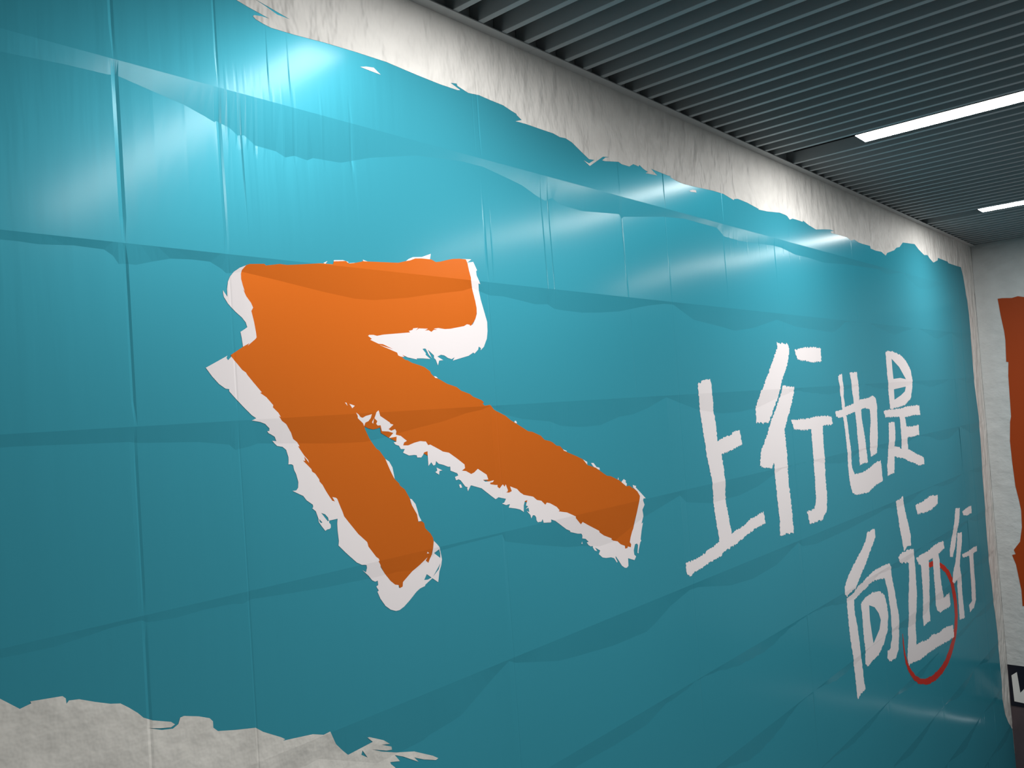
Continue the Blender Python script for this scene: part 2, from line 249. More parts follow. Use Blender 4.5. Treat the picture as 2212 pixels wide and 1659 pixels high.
  [(2805.9,-326.4),(2823.1,-338.6),(2819.3,-326.4),(2845.5,-333.7),(2839.5,-337.5),(2907,-390.2),(2890.3,-389.6),(2886.5,-396.6),(2897.8,-416),(2881.3,-434.7),(2887.1,-453.4),(2888.7,-462.5),(2871,-489.8),(2882.7,-485.6),(2867.5,-516),(2854.6,-549.5),(2859.2,-556.2),(2850.4,-560.6),(2832.3,-593),(2831,-603),(2824.4,-598.9),(2832.8,-569.5),(2825.6,-561.9),(2811.9,-563.1),(2799.4,-584.4),(2800.2,-602.1),(2811.9,-611.4),(2798.4,-623.6),(2755.2,-608.6),(2752.9,-638.5),(2740.1,-643.3),(2727.4,-641),(2708.3,-628.8),(2692.9,-609),(2673,-585.6),(2672.2,-592.5),(2682.6,-609.9),(2677.3,-611.2),(2662.1,-592.1),(2642.9,-585.3),(2608.7,-581.8),(2587.4,-576.1),(2565.3,-559.7),(2576.4,-547.8),(2544.9,-531.5),(2557.2,-547.3),(2541.2,-541.8),(2531.1,-527.8),(2533.9,-524.1),(2517.6,-522.2),(2504.4,-515.1),(2494.2,-503.9),(2505.9,-503.1),(2486.7,-489.1),(2466.5,-484.6),(2467.8,-474),(2461.9,-466.3),(2439.6,-462.8),(2394.3,-449.7),(2392.6,-444.9),(2371.7,-436.5),(2335.4,-414),(2307.6,-396.9),(2283.4,-388.2),(2284.6,-396.2),(2280.2,-398.6),(2241.6,-393.8),(2237,-380.4),(2230,-388.3),(2210,-387.4),(2203.6,-379.4),(2203.1,-369.2),(2196.7,-362),(2187,-359.9),(2176.9,-369.3),(2173.5,-357.5),(2155.7,-341.3),(2168.8,-346.8),(2166.5,-331.5),(2150.6,-334.4),(2165.1,-326.3),(2153.8,-322.3),(2163.5,-304.8),(2149.6,-306.8),(2142.3,-320.8),(2140,-342.4),(2122,-331.8),(2099.9,-325.2),(2065.1,-318.1),(2072.5,-306.9),(2053.2,-308),(2033.8,-300.7),(2045,-298.5),(2054.5,-287.5),(2018,-277.7),(2003.1,-282.3),(1981.5,-267.7),(1940.6,-239.3),(1894.3,-224.7),(1880.4,-230.1),(1867.5,-225.2),(1849.7,-204.7),(1840.4,-199.6),(1828.8,-201.4),(1825,-190.7),(1839.9,-187.6),(1835.7,-180.3),(1807.7,-169.5),(1807.9,-157),(1799.3,-156.7),(1777.9,-148.5),(1759.6,-143.5),(1749.6,-134.7),(1745.5,-145.5),(1737.7,-147),(1729.5,-136.2),(1717.1,-146.2),(1717.4,-101.8),(1703.6,-104.1),(1698.5,-111.4),(1690.4,-118.4),(1674.2,-117),(1673.3,-110.3),(1663.2,-108.4),(1642.8,-108.4),(1620.7,-98.3),(1628.7,-88.2),(1613.1,-87),(1606.9,-76.8),(1594.5,-72.7),(1588.1,-65.8),(1598,-64.4),(1600.7,-49.6),(1571.2,-51.8),(1589,-38.1),(1570,-32.6),(1546.1,-30.1),(1541.5,-12.9),(1530.7,-13.3),(1525.7,-7.8),(1529.8,-0.7),(1519.5,8.2),(1527,24.6),(1535.5,30.1),(1540.9,13.5),(1575,-6.3),(1578.7,-10.8),(1589.6,-14),(1571.1,-26.3),(1581.2,-31.2),(1595.5,-27.4),(1600.6,-33.5),(1598.3,-44),(1616.3,-48.5),(1638.5,-64.7),(1627.5,-68.7),(1623.1,-77),(1642.5,-78.4),(1666.3,-72.6),(1690.2,-69.3),(1713.9,-72.3),(1721.4,-83.3),(1731.2,-82.9),(1763.6,-98.8),(1781.6,-108.2),(1806.4,-113.6),(1839.9,-134.8),(1870.8,-156),(1872,-167.7),(1857.5,-174.4),(1875.4,-177.3),(1897.7,-188.9),(1911.6,-185.6),(1929.6,-175.6),(1968.9,-198.5),(1975.1,-214.6),(1950.1,-213.2),(1959.8,-220.1),(1980.8,-221.2),(2000.5,-219.7),(1996.3,-225.3),(1982.1,-226.1),(1983.3,-231),(2007,-236.1),(2017.4,-237.1),(2016.1,-243),(2026.2,-249.7),(2043.8,-238.1),(2052.1,-247),(2058.3,-239.7),(2067.4,-259.8),(2065,-264.4),(2057.4,-266.4),(2072,-268.9),(2086.5,-265.7),(2079.6,-248.9),(2114.1,-261.5),(2128,-274.3),(2146.1,-285.1),(2195.8,-297.4),(2214.3,-311.1),(2237.9,-316.6),(2258.5,-333.4),(2267.5,-326.8),(2285.6,-331.7),(2321.4,-349.3),(2336.1,-363),(2330.2,-366.2),(2378.6,-376.7),(2429.2,-398.3),(2428.5,-404.1),(2459.2,-431.6),(2470.6,-424.4),(2506.3,-441.8),(2542,-458.1),(2573.7,-472.6),(2577.6,-480.1),(2604.8,-495.5),(2656.9,-515),(2653.9,-518.7),(2665.7,-524.9),(2695.2,-532.5),(2713.8,-547),(2741,-557.2),(2742.1,-568.9),(2757.9,-568.7),(2761.2,-563.4),(2781.6,-569.8),(2785.7,-558.8),(2777.4,-548.7),(2786.9,-529.9),(2800.2,-510.1),(2809.4,-501.3),(2816.7,-487.7),(2839.2,-440.9),(2863.2,-384.8),(2866,-376.2),(2850.6,-356.5)],
  [(1455,26.9),(1463.6,21.4),(1469.5,13.9),(1477.1,11.4),(1487.9,16.1),(1510.6,20.2),(1505.7,8.9),(1497.2,1),(1486.4,-2.5),(1481.7,-12.2),(1478.4,-4.1),(1460.2,11.2),(1459.9,17.4)],
  [(1418.8,56.9),(1424.2,55.7),(1426.6,47.1)],
  [(1433.6,52.7),(1451.9,46.5),(1442.8,40.1)],
  [(1517.6,7.3),(1514.6,-7.2),(1510.1,-2.8)],
  [(1750,-154.2),(1773.2,-165.4),(1760.7,-166),(1758.2,-177),(1743.5,-167.7),(1751.6,-164)],
  [(1840.4,-216.4),(1848.6,-216.1),(1853.5,-227),(1844.3,-227.1)],
  [(1890.7,-226.6),(1877.6,-241.4),(1875.3,-230.7)],
  [(1686.9,-405),(1688.9,-399.9),(1695.9,-405.5)],
  [(2465.3,-495.2),(2467.8,-505),(2461,-503.9)],
  [(2127.4,-31.5),(2135,-31.9),(2139.3,-38.4),(2137.9,-40.8),(2126.7,-37.7)],
  [(2386,-148.8),(2407.1,-156.3),(2406.7,-159.5),(2389.8,-153.6)],
  [(1762.6,125.7),(1771.8,124.5),(1780,118.2),(1768.3,120)]],
'whitehole': [[(1320.3,-233.9),(1332.2,-239),(1341,-249.1),(1342.7,-258.1),(1339.1,-258.6)],
  [(1312.7,-249),(1321.8,-259.4),(1317.7,-260.4),(1313.3,-255.8)],
  [(1716.1,-408.5),(1737.3,-400.5),(1741.4,-413.4),(1740.1,-427.5)],
  [(1681.6,-465),(1699.9,-478.8),(1684.6,-481.9),(1669.9,-480.1)],
  [(1739.6,-443),(1730.4,-460.1),(1706,-477.4),(1722.7,-460.8)]],
'whiteunder': [[(1676.5,473.2),(1689,481.8),(1707.5,489.1),(1744.1,493.1),(1782.9,506.8),(1777.5,487.9),(1717.6,467.6)],
  [(1911.5,502.9),(1964.7,506.7),(1946.4,495.4),(1926.8,486.4)],
  [(1374.1,440.5),(1389.2,447.6),(1381.2,438.7)],
  [(1409.5,449.5),(1411.7,452.1),(1442,455),(1462.1,451.2),(1451.2,443),(1410.8,439.3)],
  [(1461.8,448.1),(1485.4,451.9),(1466.9,446.5)],
  [(1512.7,462.9),(1529.7,459.2),(1516,453.7)],
  [(1552.1,-110.6),(1565.7,-119.2),(1576.6,-137.2),(1582.2,-170.7),(1565.6,-153.1)],
  [(1634.3,-235),(1641.3,-237.4),(1654.5,-253.1),(1660.2,-271.2),(1664.6,-289.2),(1673.4,-305.7),(1655.8,-305.3),(1644.4,-269.1)],
  [(2502,-195.5),(2527.6,-207.4),(2526.5,-216.9),(2505.5,-205.4)],
  [(2550.6,-213.4),(2567.1,-214.9),(2584.2,-231.8),(2603,-236.4),(2604.4,-245),(2578.6,-238.3),(2561,-225.4)],
  [(2745.5,-303.7),(2759.5,-296.5),(2774.3,-303.9),(2770.9,-309.9),(2779.4,-317.6),(2774,-326.6),(2739.6,-308.8)],
  [(2722,-285.3),(2726,-294.4),(2718.2,-295)]],
'up': [[(3415.8,66.3),(3468.6,84.8),(3513,89),(3539.7,90),(3546.9,42.3),(3553.8,-7.5),(3557.4,-50.2),(3567.7,-107.5),(3569.9,-205.6),(3617.1,-196.1),(3664.9,-188.6),(3716.2,-184.8),(3739.2,-171.6),(3813.4,-167.4),(3822.4,-240.1),(3750.3,-249.4),(3700.6,-258.6),(3597.4,-269.6),(3608.4,-324),(3609.7,-381.2),(3612.7,-502.6),(3631.4,-576.4),(3638,-648.7),(3683.5,-641.4),(3783.4,-627.3),(3836,-612.8),(3905.9,-604),(4004.7,-593.4),(4014.9,-655.2),(3913,-661.4),(3790.8,-679.8),(3672.8,-704.4),(3546.3,-718.5),(3513.7,-733.8),(3439.3,-737.8),(3351.9,-749.1),(3267.9,-756.8),(3215,-769.6),(3194.6,-755.9),(3187.2,-709),(3275.8,-705.3),(3345.9,-697.6),(3404.7,-684),(3512.6,-667.5),(3504.5,-607.1),(3492.8,-515.1),(3487.6,-437.9),(3478,-360.4),(3459.1,-296.1),(3452.4,-247),(3441.9,-177),(3436.3,-121.3),(3426.9,-44.7),(3416.4,24.8)]],
'walk': [[(4330.8,281.1),(4364.9,273.5),(4465.7,272.8),(4491.5,246.3),(4456.1,170.6),(4405.7,120.8),(4343.1,55.8),(4288.5,-24.3),(4218.9,-86.1),(4151.1,-146.4),(4076.9,-148.6),(4003.1,-139.9),(4010.5,-69.3),(4068.9,6.3),(4177.7,98.7),(4270.1,186.7),(4330.4,248.3)],
  [(4356.1,40.8),(4429.3,33.4),(4508,34.2),(4504.2,-6.1),(4449.8,-71.2),(4383.2,-150.8),(4338.1,-197.3),(4345,-295.6),(4340.8,-368.5),(4336.3,-473.7),(4349.2,-613.2),(4349.5,-755.2),(4267.5,-744.9),(4174.5,-743.8),(4186.1,-662.9),(4181.4,-567.6),(4177.4,-488.2),(4170.8,-392.7),(4167.3,-360.8),(4133.9,-389.2),(4053.2,-377.5),(3998.8,-360.8),(4023.5,-293.7),(4098.7,-229.6),(4168.1,-155.2),(4236.4,-94.9),(4332.2,-1.2)],
  [(4563.4,238.7),(4696.5,253.3),(4810,257.5),(4962,254.2),(4951.7,172.6),(4791.9,170.7),(4595.1,183.5)],
  [(4441,-147.2),(4591.8,-153.3),(4840.3,-148.5),(5043.4,-158.4),(5050,-207.2),(4886.4,-208.7),(4877.3,-283.7),(4880.9,-399.4),(4868.1,-513.3),(4866.9,-628),(4838.6,-703.6),(4771.4,-742.3),(4580,-740.3),(4551.2,-669),(4661.8,-667),(4695.2,-615.6),(4701.9,-530.3),(4704.1,-444.4),(4707.3,-289.2),(4710.4,-220.1),(4558.6,-210.8),(4464.8,-205.1)]],
'also': [[(5201.4,81.7),(5232.8,93.5),(5271.2,97.4),(5272.8,59.3),(5287.4,9.8),(5276.2,-39),(5282.7,-100.6),(5283.5,-149.7),(5297.5,-187.2),(5311.8,-298.7),(5325.8,-404.3),(5321.9,-496.1),(5364.1,-543.4),(5473,-545.1),(5588.5,-534.3),(5793.1,-501.8),(5881.1,-501.1),(5884.7,-639.5),(5755.7,-648.4),(5571.1,-682),(5441.3,-676),(5351.6,-671.4),(5293.9,-652.3),(5263.7,-594),(5254.9,-520.1),(5258.7,-429.2),(5250.9,-276.3),(5233.4,-165.7),(5228.7,-74.1),(5221.3,5.3)],
  [(5412.4,102.2),(5480.8,101.6),(5546.5,107.3),(5552.6,54.9),(5563,-2.9),(5549.9,-72.7),(5568.7,-150.1),(5572,-214.1),(5595.6,-311.4),(5610,-408.5),(5618.3,-491.1),(5524.4,-487),(5462.2,-498.2),(5468,-428.5),(5459.5,-333.7),(5462,-208.2),(5448.2,-113.3),(5437.4,-43.8),(5427.5,44.3)],
  [(5111,-135.8),(5148.6,-130.3),(5233.5,-127.9),(5288.5,-113.1),(5433.9,-97.1),(5577.8,-73.7),(5702.7,-71.3),(5824.6,-58.8),(5880.7,-77.2),(5897.7,-131.2),(5879.2,-203.8),(5862.5,-309.2),(5817.7,-444.8),(5684.7,-458.4),(5679.5,-401.1),(5696.2,-318.1),(5739.6,-223),(5739.4,-144.5),(5629.6,-133.4),(5570.2,-143.7),(5457.3,-151.4),(5293.8,-165.5),(5155.2,-175.1),(5116.4,-163)]],
'is': [[(6172,232.7),(6209.7,250.5),(6377.2,245.2),(6512.1,224.7),(6644.3,177.7),(6737.5,110.7),(6766.7,35.8),(6749.6,-23.6),(6688.8,-103.5),(6528.1,-149),(6359.4,-160.2),(6177.4,-163.1),(6173.8,-52.1),(6170.2,59),(6172,149.3)],
  [(6027.8,-170.3),(6089,-166.2),(6356.5,-170.7),(6647.4,-161),(6890.2,-163.1),(6894.2,-238.9),(6753,-232.2),(6503.1,-238.3),(6318.4,-225.5),(6050.2,-215.6)],
  [(6379.4,-214.3),(6497.2,-216.3),(6511.1,-278.4),(6524.9,-315.3),(6517.6,-401.5),(6519.4,-480.9),(6365.6,-475.8),(6373.4,-363)],
  [(6502.1,-310.3),(6678.8,-313.4),(6827.8,-312.3),(6818.3,-388.8),(6681.6,-390.9),(6509.3,-387.9)],
  [(6112.1,-259.9),(6175.1,-254.4),(6245.2,-260.3),(6247.2,-319.8),(6224.2,-387.9),(6199.9,-427.8),(6184.5,-509.5),(6149.8,-613.1),(6079.3,-612.8),(6001.2,-621.7),(6003.9,-554.6),(6045.8,-477.1),(6087.2,-378.2)],
  [(6184.9,-425.2),(6305.9,-439.3),(6368.5,-465.4),(6533.3,-474.8),(6670.9,-515),(6889.4,-566.9),(6894.8,-620.2),(6768.8,-618.2),(6578.1,-576.3),(6396.2,-535),(6165.4,-497.5)]],
'ishole': [[(6302.1,194.9),(6463.5,134.2),(6601.2,42),(6464.9,53.5),(6301.4,48.7),(6298.1,120.8)],
  [(6303.9,-26.1),(6590.7,-12.7),(6556.4,-48.3),(6453.3,-74.3),(6295,-101.2)]],
'toward': [[(5498.7,-931.4),(5618.4,-925.4),(5644.6,-927.6),(5646.9,-982.3),(5565.5,-1030),(5443.4,-1103.2),(5300.1,-1177.3),(5215.4,-1226.6),(5118.7,-1235.1),(5053.3,-1248),(5023.9,-1227.4),(5026.2,-1188),(5095.1,-1137.5),(5201.3,-1084.3),(5334.8,-1033.5),(5447.1,-984.7)],
  [(5051.6,-1255.6),(5162.6,-1248.4),(5239.3,-1227.3),(5379.3,-1209.5),(5419.4,-1200.5),(5552.3,-1187.6),(5687.2,-1186.7),(5867.6,-1195.8),(5909.5,-1223.4),(5913.3,-1296.5),(5936.6,-1373.7),(5964.8,-1488.7),(5988.4,-1566.8),(5964,-1688.4),(5927.7,-1787.8),(5857.7,-1827.7),(5717.7,-1814),(5680.1,-1776),(5695,-1740.6),(5752.1,-1737.9),(5811.1,-1677.6),(5823.1,-1546.9),(5810.6,-1410.4),(5788,-1334.5),(5761.6,-1274.1),(5641.8,-1256.9),(5510.8,-1248.3),(5377.5,-1268),(5250.1,-1283.1),(5176,-1291.9),(5168.9,-1371.8),(5193.9,-1467.3),(5204.2,-1624.8),(5221.9,-1751.9),(5233.8,-1853.3),(5161.2,-1852.1),(5097.5,-1869.1),(5087.5,-1842.1),(5083.9,-1729.2),(5074.1,-1622.6),(5051.4,-1473),(5050.9,-1377)],
  [(5285.2,-1340.2),(5351.9,-1321.4),(5494.5,-1313.4),(5635.6,-1334.1),(5721.5,-1373.9),(5759.3,-1443.8),(5768.3,-1516.6),(5728.7,-1613.2),(5644,-1670.9),(5523.8,-1717.3),(5391.4,-1724.2),(5300.7,-1732.8),(5269.6,-1707.8),(5288.5,-1630.4),(5282.1,-1505),(5288.7,-1407.3)]],
'towardhole': [[(5426.2,-1379.5),(5521.7,-1413.3),(5588,-1466.9),(5615.8,-1516.5),(5575.6,-1567.5),(5442.4,-1624),(5431,-1566.4),(5416.5,-1470.1)]],
'far': [[(6129.4,-806),(6228.9,-804.3),(6295.1,-793.3),(6305.6,-847.3),(6337.5,-928.3),(6376.4,-1020.6),(6402.6,-1101.9),(6385.4,-1161.9),(6290.8,-1151),(6215,-1171.4),(6197.3,-1088.3),(6169.9,-1018.1),(6152.6,-912.2)],
  [(6076.7,-1189.4),(6126.7,-1174.9),(6315.2,-1178.9),(6442.1,-1195.6),(6444.7,-1244.6),(6444.4,-1361),(6433.5,-1513.8),(6378.1,-1646.1),(6345.1,-1781.7),(6331.1,-1863.8),(6448.7,-1865),(6580.9,-1888.4),(6726,-1884.9),(6867.5,-1909.6),(7098.5,-1919.1),(7312.9,-1954.4),(7315.9,-2046),(7102.5,-2029.7),(6837.8,-2003.4),(6621.9,-1987.4),(6414.2,-1981.1),(6223,-1953.3),(6113.2,-1946.7),(6098.6,-1887.4),(6150.9,-1780.6),(6197,-1651.8),(6225.6,-1517.4),(6281.9,-1387.2),(6306.1,-1268),(6109.5,-1237.1)],
  [(6579.5,-897.3),(6738.2,-892.6),(6963.3,-874.5),(7189.6,-891.3),(7168.5,-957.8),(7006.8,-978.8),(6820.3,-979.5),(6611.1,-966)],
  [(6487.4,-1271.6),(6592.2,-1265.5),(6768.4,-1271),(6919.4,-1260.9),(7113.3,-1256.5),(7249.6,-1268.1),(7258.5,-1328.4),(7087.9,-1336.3),(6893.7,-1343.8),(6748,-1338),(6538.6,-1329.8)],
  [(6585.3,-1289),(6756.7,-1309.4),(6789.4,-1345.5),(6775.1,-1464.1),(6740.2,-1577.8),(6719.3,-1693.5),(6715.3,-1777.5),(6597.7,-1774.6),(6543.5,-1779.4),(6544.3,-1683.8),(6572.5,-1542.8),(6587.7,-1398.1)],
  [(6899.7,-1324.3),(7072.5,-1323.2),(7087.5,-1399.1),(7068.3,-1521.1),(7092.4,-1630.4),(7131,-1696.2),(7296.9,-1688.7),(7307.6,-1782),(7281.5,-1797.6),(7102.4,-1784.2),(6985,-1781.7),(6918.6,-1748.2),(6890.9,-1691),(6892.6,-1589.2),(6898.1,-1426.5)]],
'walk2': [[(7686.2,-1066.9),(7829.9,-1082.6),(7788.7,-1162.3),(7675.1,-1269.7),(7600.6,-1358.2),(7486.4,-1438.1),(7405.8,-1423.8),(7410.9,-1370.3),(7521.9,-1268.1),(7623.3,-1161.3)],
  [(7695.6,-1275.1),(7836.7,-1289),(7808.5,-1369.9),(7719.5,-1467.9),(7669,-1548.5),(7696.3,-1665.6),(7681.1,-1774.3),(7687.2,-1887.2),(7685.9,-1981.8),(7527.2,-1959.3),(7541.1,-1855),(7550.4,-1725),(7549.8,-1636.7),(7458.4,-1649.3),(7402.6,-1624),(7444.9,-1561.6),(7557.9,-1483.8),(7638.9,-1375.7)],
  [(7895.6,-1120),(8031.7,-1109.2),(8226.6,-1111.2),(8218.3,-1175.6),(8055.8,-1176.7),(7921.7,-1152.3)],
  [(7774.9,-1466.3),(7950.1,-1473.7),(8194.5,-1474.3),(8302.5,-1484),(8291.9,-1526.4),(8152.7,-1520.2),(8135.7,-1634.7),(8134,-1775.2),(8105.1,-1921.2),(8012.6,-1970.6),(7866.8,-1972.4),(7855,-1912.9),(7964.3,-1902.4),(7984.4,-1780),(7997.6,-1609.2),(8006.2,-1518.1),(7800.3,-1499.1)]],
'ring': [[(6804.2,-1396.8),(6875.8,-1400.3),(6954.5,-1412),(7057.4,-1444.6),(7146.5,-1477.5),(7235.9,-1524.5),(7316.4,-1595.7),(7374.3,-1680.7),(7407.1,-1783.5),(7401,-1888.9),(7342.3,-1981.6),(7247.7,-2052.7),(7120.4,-2113),(6984,-2151.6),(6822.7,-2169.3),(6646.3,-2166.8),(6483.9,-2144.5),(6365.5,-2109.2),(6254.8,-2059.2),(6163.8,-1996.9),(6103.4,-1932.4),(6064,-1854.3),(6051.9,-1782.9),(6048.2,-1713.5),(6036.7,-1710.8),(6025.9,-1777.1),(6029.6,-1847.1),(6052.3,-1923.3),(6099.3,-1989.8),(6181.9,-2059.9),(6312.6,-2131.6),(6507.2,-2194.3),(6723.7,-2221.7),(6922.1,-2220.5),(7087.7,-2194.9),(7221.7,-2149.1),(7344.6,-2083),(7428,-2004.7),(7485.4,-1908.2),(7499.9,-1800.7),(7473.9,-1695.3),(7420.1,-1606.2),(7341.3,-1528.3),(7244.3,-1469.8),(7135,-1423.8),(6989.3,-1381.8),(6852.2,-1358.4),(6756.1,-1355.6)]],
'border': [[(1153.8,1099.1),(1186.4,1091.7),(1249.7,1080.4),(1226.5,1080),(1203.4,1075.5),(1199.5,1071.4),(1207.3,1065.7),(1229.8,1060.4),(1252.8,1057.2),(1325,1060.3),(1423.2,1068),(1532.2,1072.8),(1649,1075.5),(1773.8,1068.5),(1873.9,1064.7),(1951.5,1065.5),(1964.8,1068.9),(1920.9,1081.9),(1949.8,1086.8),(1952.8,1079.8),(2002.9,1069),(2056,1074.3),(2117.6,1070.6),(2177.4,1068.6),(2213.5,1060.5),(2246.3,1054.2),(2250,1049.5),(2274.3,1038.2),(2239.1,1025.9),(2294.7,1028.6),(2383,1027.9),(2456.5,1027.8),(2493.6,1022),(2530.5,1024.9),(2570.7,1016.9),(2627.9,991.8),(2676.9,971.7),(2714,975.5),(2674.8,954.6),(2639.4,960.4),(2678.8,944.8),(2776.1,1000.4),(2823.2,1007.4),(2792.4,999.6),(2768.7,984.4),(2785,984.3),(2887.6,1000.1),(2909.8,994.4),(2968.4,995.2),(3000.3,1011),(3042.3,1008.6),(3049.5,1016.6),(3078.8,1005),(3115.4,998),(3095.3,989),(3191.9,995.5),(3143.3,1016.5),(3284.6,1011.2),(3317.1,1013.5),(3302.5,1008.1),(3357,999.5),(3423.2,995.9),(3542.4,1000.5),(3710.8,1009.6),(3821,1011.2),(3933.1,996.3),(3940,1002.7),(3982.6,1010.2),(4090.9,1006.1),(4227.6,992.2),(4220.5,988.3),(4333.4,993.8),(4502.1,1010.2),(4573.4,1008),(4603.2,1005.4),(4637.6,988.3),(4678.1,999.8),(4724.8,1001),(4827.7,1000.5),(4837.3,1008.1),(4915.9,992.5),(5031,979.4),(5175.1,998.3),(5267.9,1008.3),(5342.2,1008.4),(5274.6,996.8),(5291.2,988.6),(5414.2,991.3),(5571.3,993.4),(5649.3,980.8),(5704,994.1),(5785.5,983.6),(5860.2,982.2),(6026.9,985.3),(6033.7,967.1),(6147.9,963.7),(6267.7,968.2),(6360.4,950),(6403.9,974.1),(6579.4,1011.9),(6638.4,1036.8),(6722.2,1051.4),(6816,1096.3),(7135.3,1118.5),(7245.1,1084.9),(7390.3,1055.4),(7488.1,1065.1),(7546,1043.6),(7652.6,1017.2),(7797.3,1049.1),(7815.5,1074),(7798.7,1072.6),(8129.3,1069.3),(8163.7,1057.4),(8400.1,1058.3),(8606.6,1060.9),(8663.4,981.4),(8705.4,857.6),(8755.5,754.5),(8772,617.1),(8766.1,478.8),(8758.2,298.3),(8742,107.9),(8750.7,-50.5),(8770.9,-177.8),(8798.4,-347),(8800.9,-558.2),(8768,-766.3),(8750.7,-932.4),(8739.2,-1202.9),(8717.3,-1439.3),(8709.7,-1697.5),(8743.1,-1911.3),(8748.2,-2077.3),(8781,-2214.8),(8794.8,-2395.3),(8794.7,-2609.5),(8798.1,-2815.1),(8772.3,-2983.7),(8819.6,-3137.4),(8928.7,-3256.4),(9144.6,-3412.6),(9163.8,-3533.9),(9075,-3593.9),(9075,1400),(-1600,1400),(-1600,1230),(-900,1180),(0,1105),(600,1160),(1100,1190)]],
'borderhole': [[(1213,1119),(1313,1099.3),(1274.5,1099.7),(1242.3,1110.1),(1201.8,1121.4)]],
'fleck1': [[(1547.1,1032.6),(1569.4,1039.6),(1598.8,1044.4),(1624.2,1029.7),(1580.3,1031)]],
'fleck2': [[(3476.2,972.5),(3504.4,982),(3538,984.8),(3543.4,974.2),(3487.6,969.4)]],
'patch': [[(481.7,-454.2),(529.8,-475.4),(548.1,-488.7),(581.8,-519),(602.6,-514.6),(601.1,-510.2),(660.9,-517.7),(666.9,-524),(667.8,-535.4),(672.7,-530.2),(692.3,-533.5),(724.7,-549.1),(754.3,-562),(775.3,-567.7),(792.2,-581.6),(811.2,-599.4),(822.6,-613),(842.4,-625.3),(883.5,-641.8),(892.4,-650.4),(882.8,-653.8),(857.8,-647.6),(831.4,-638.6),(861.7,-652.6),(886.8,-658),(900,-652.1),(905.1,-639.3),(913.9,-638.4),(948.6,-650.3),(975.1,-663),(982.9,-672.7),(982.9,-687.5),(993.8,-698.8),(1038.1,-710.9),(1091.4,-723.2),(1110.6,-739.3),(1160.4,-769.5),(1170.5,-777.4),(1165,-779.2),(1251.7,-792.3),(1285,-804.9),(1305.5,-803.2),(1323.2,-842.6),(1343.7,-866.5),(1361.7,-884.9),(1445.6,-878.7),(1427.8,-861.1),(1434.1,-861.8),(1484.1,-887.7),(1506,-905.4),(1476.7,-897.8),(1511.9,-915.1),(1513.2,-924.2),(1494.7,-920.3),(1440.9,-898),(1475.2,-916),(1527,-937.2),(1594.8,-957.9),(1664.3,-994.5),(1684,-1008.4),(1674.1,-1010.3),(1627.8,-992.1),(1593.4,-974.6),(1607.6,-991.7),(1552.8,-957.6),(1523.1,-943),(1539.7,-965.8),(1505.2,-955.9),(1506.1,-961.3),(1520.4,-976.2),(1541.9,-1005.1),(1506.4,-1022.4),(1453.5,-1022.2),(1130.1,-986),(811.5,-969.9),(530.5,-907.4),(442.2,-863.3)]],
'patchhole': [[(1409.7,-889.6),(1426.7,-915.3),(1405.7,-900.5)]]}
def fray(poly, step, amp, seed):
    """ragged dry-brush edge"""
    r = random.Random(seed); out = []
    n = len(poly)
    for i in range(n):
        a = poly[i]; b = poly[(i + 1) % n]
        L = math.hypot(b[0] - a[0], b[1] - a[1]); k = max(1, int(L / step))
        nx, ny = (-(b[1] - a[1]) / max(L, 1e-6), (b[0] - a[0]) / max(L, 1e-6))
        for j in range(k):
            t = j / k; o = r.uniform(-amp, amp) if j else 0.0
            out.append((a[0] + (b[0] - a[0]) * t + nx * o, a[1] + (b[1] - a[1]) * t + ny * o))
    return out

LETTERS = ['up', 'walk', 'also', 'is', 'toward', 'far', 'walk2']
FRAY = {'up': (7, 4.6), 'walk': (7, 5.6), 'also': (8, 4.2), 'is': (9, 5.2), 'toward': (10, 5.4), 'far': (11, 6.0), 'walk2': (12, 5.0), 'ring': (14, 4.0)}
LAYERS = []       # (key, polygons, holes), first match wins
def layer(key, src, holes=None, shift=0):
    polys = [[(p[0] / 1000, p[1] / 1000) for p in (fray(q, *FRAY[key], seed=i + len(key)) if key in FRAY else q)] for i, q in enumerate(ART[src])]
    hs = [[(p[0] / 1000, p[1] / 1000) for p in q] for q in ART[holes]] if holes else []
    bb = [(min(p[0] for p in q), max(p[0] for p in q), min(p[1] for p in q), max(p[1] for p in q)) for q in polys]
    hb = [(min(p[0] for p in q), max(p[0] for p in q), min(p[1] for p in q), max(p[1] for p in q)) for q in hs]
    LAYERS.append((key, polys, hs, bb, hb))
layer('white_outline', 'white', 'whitehole')
layer('orange_fill', 'orange')
layer('under_outline', 'whiteunder')
for k in LETTERS: layer(k, k, {'is': 'ishole', 'toward': 'towardhole'}.get(k))
layer('ring', 'ring')
layer('border', 'border', 'borderhole')
layer('fleck1', 'fleck1'); layer('fleck2', 'fleck2')
layer('patch', 'patch', 'patchhole')

def inside(poly, x, y):
    c = False; j = len(poly) - 1
    for i in range(len(poly)):
        xi, yi = poly[i]; xj, yj = poly[j]
        if (yi > y) != (yj > y) and x < (xj - xi) * (y - yi) / (yj - yi) + xi: c = not c
        j = i
    return c

def classify(x, y, active):
    for key, pl, hs in active:
        hit = False
        for q, b in pl:
            if b[0] <= x <= b[1] and b[2] <= y <= b[3] and inside(q, x, y): hit = True; break
        if hit:
            for q, b in hs:
                if b[0] <= x <= b[1] and b[2] <= y <= b[3] and inside(q, x, y): hit = False; break
        if hit: return key
    return None

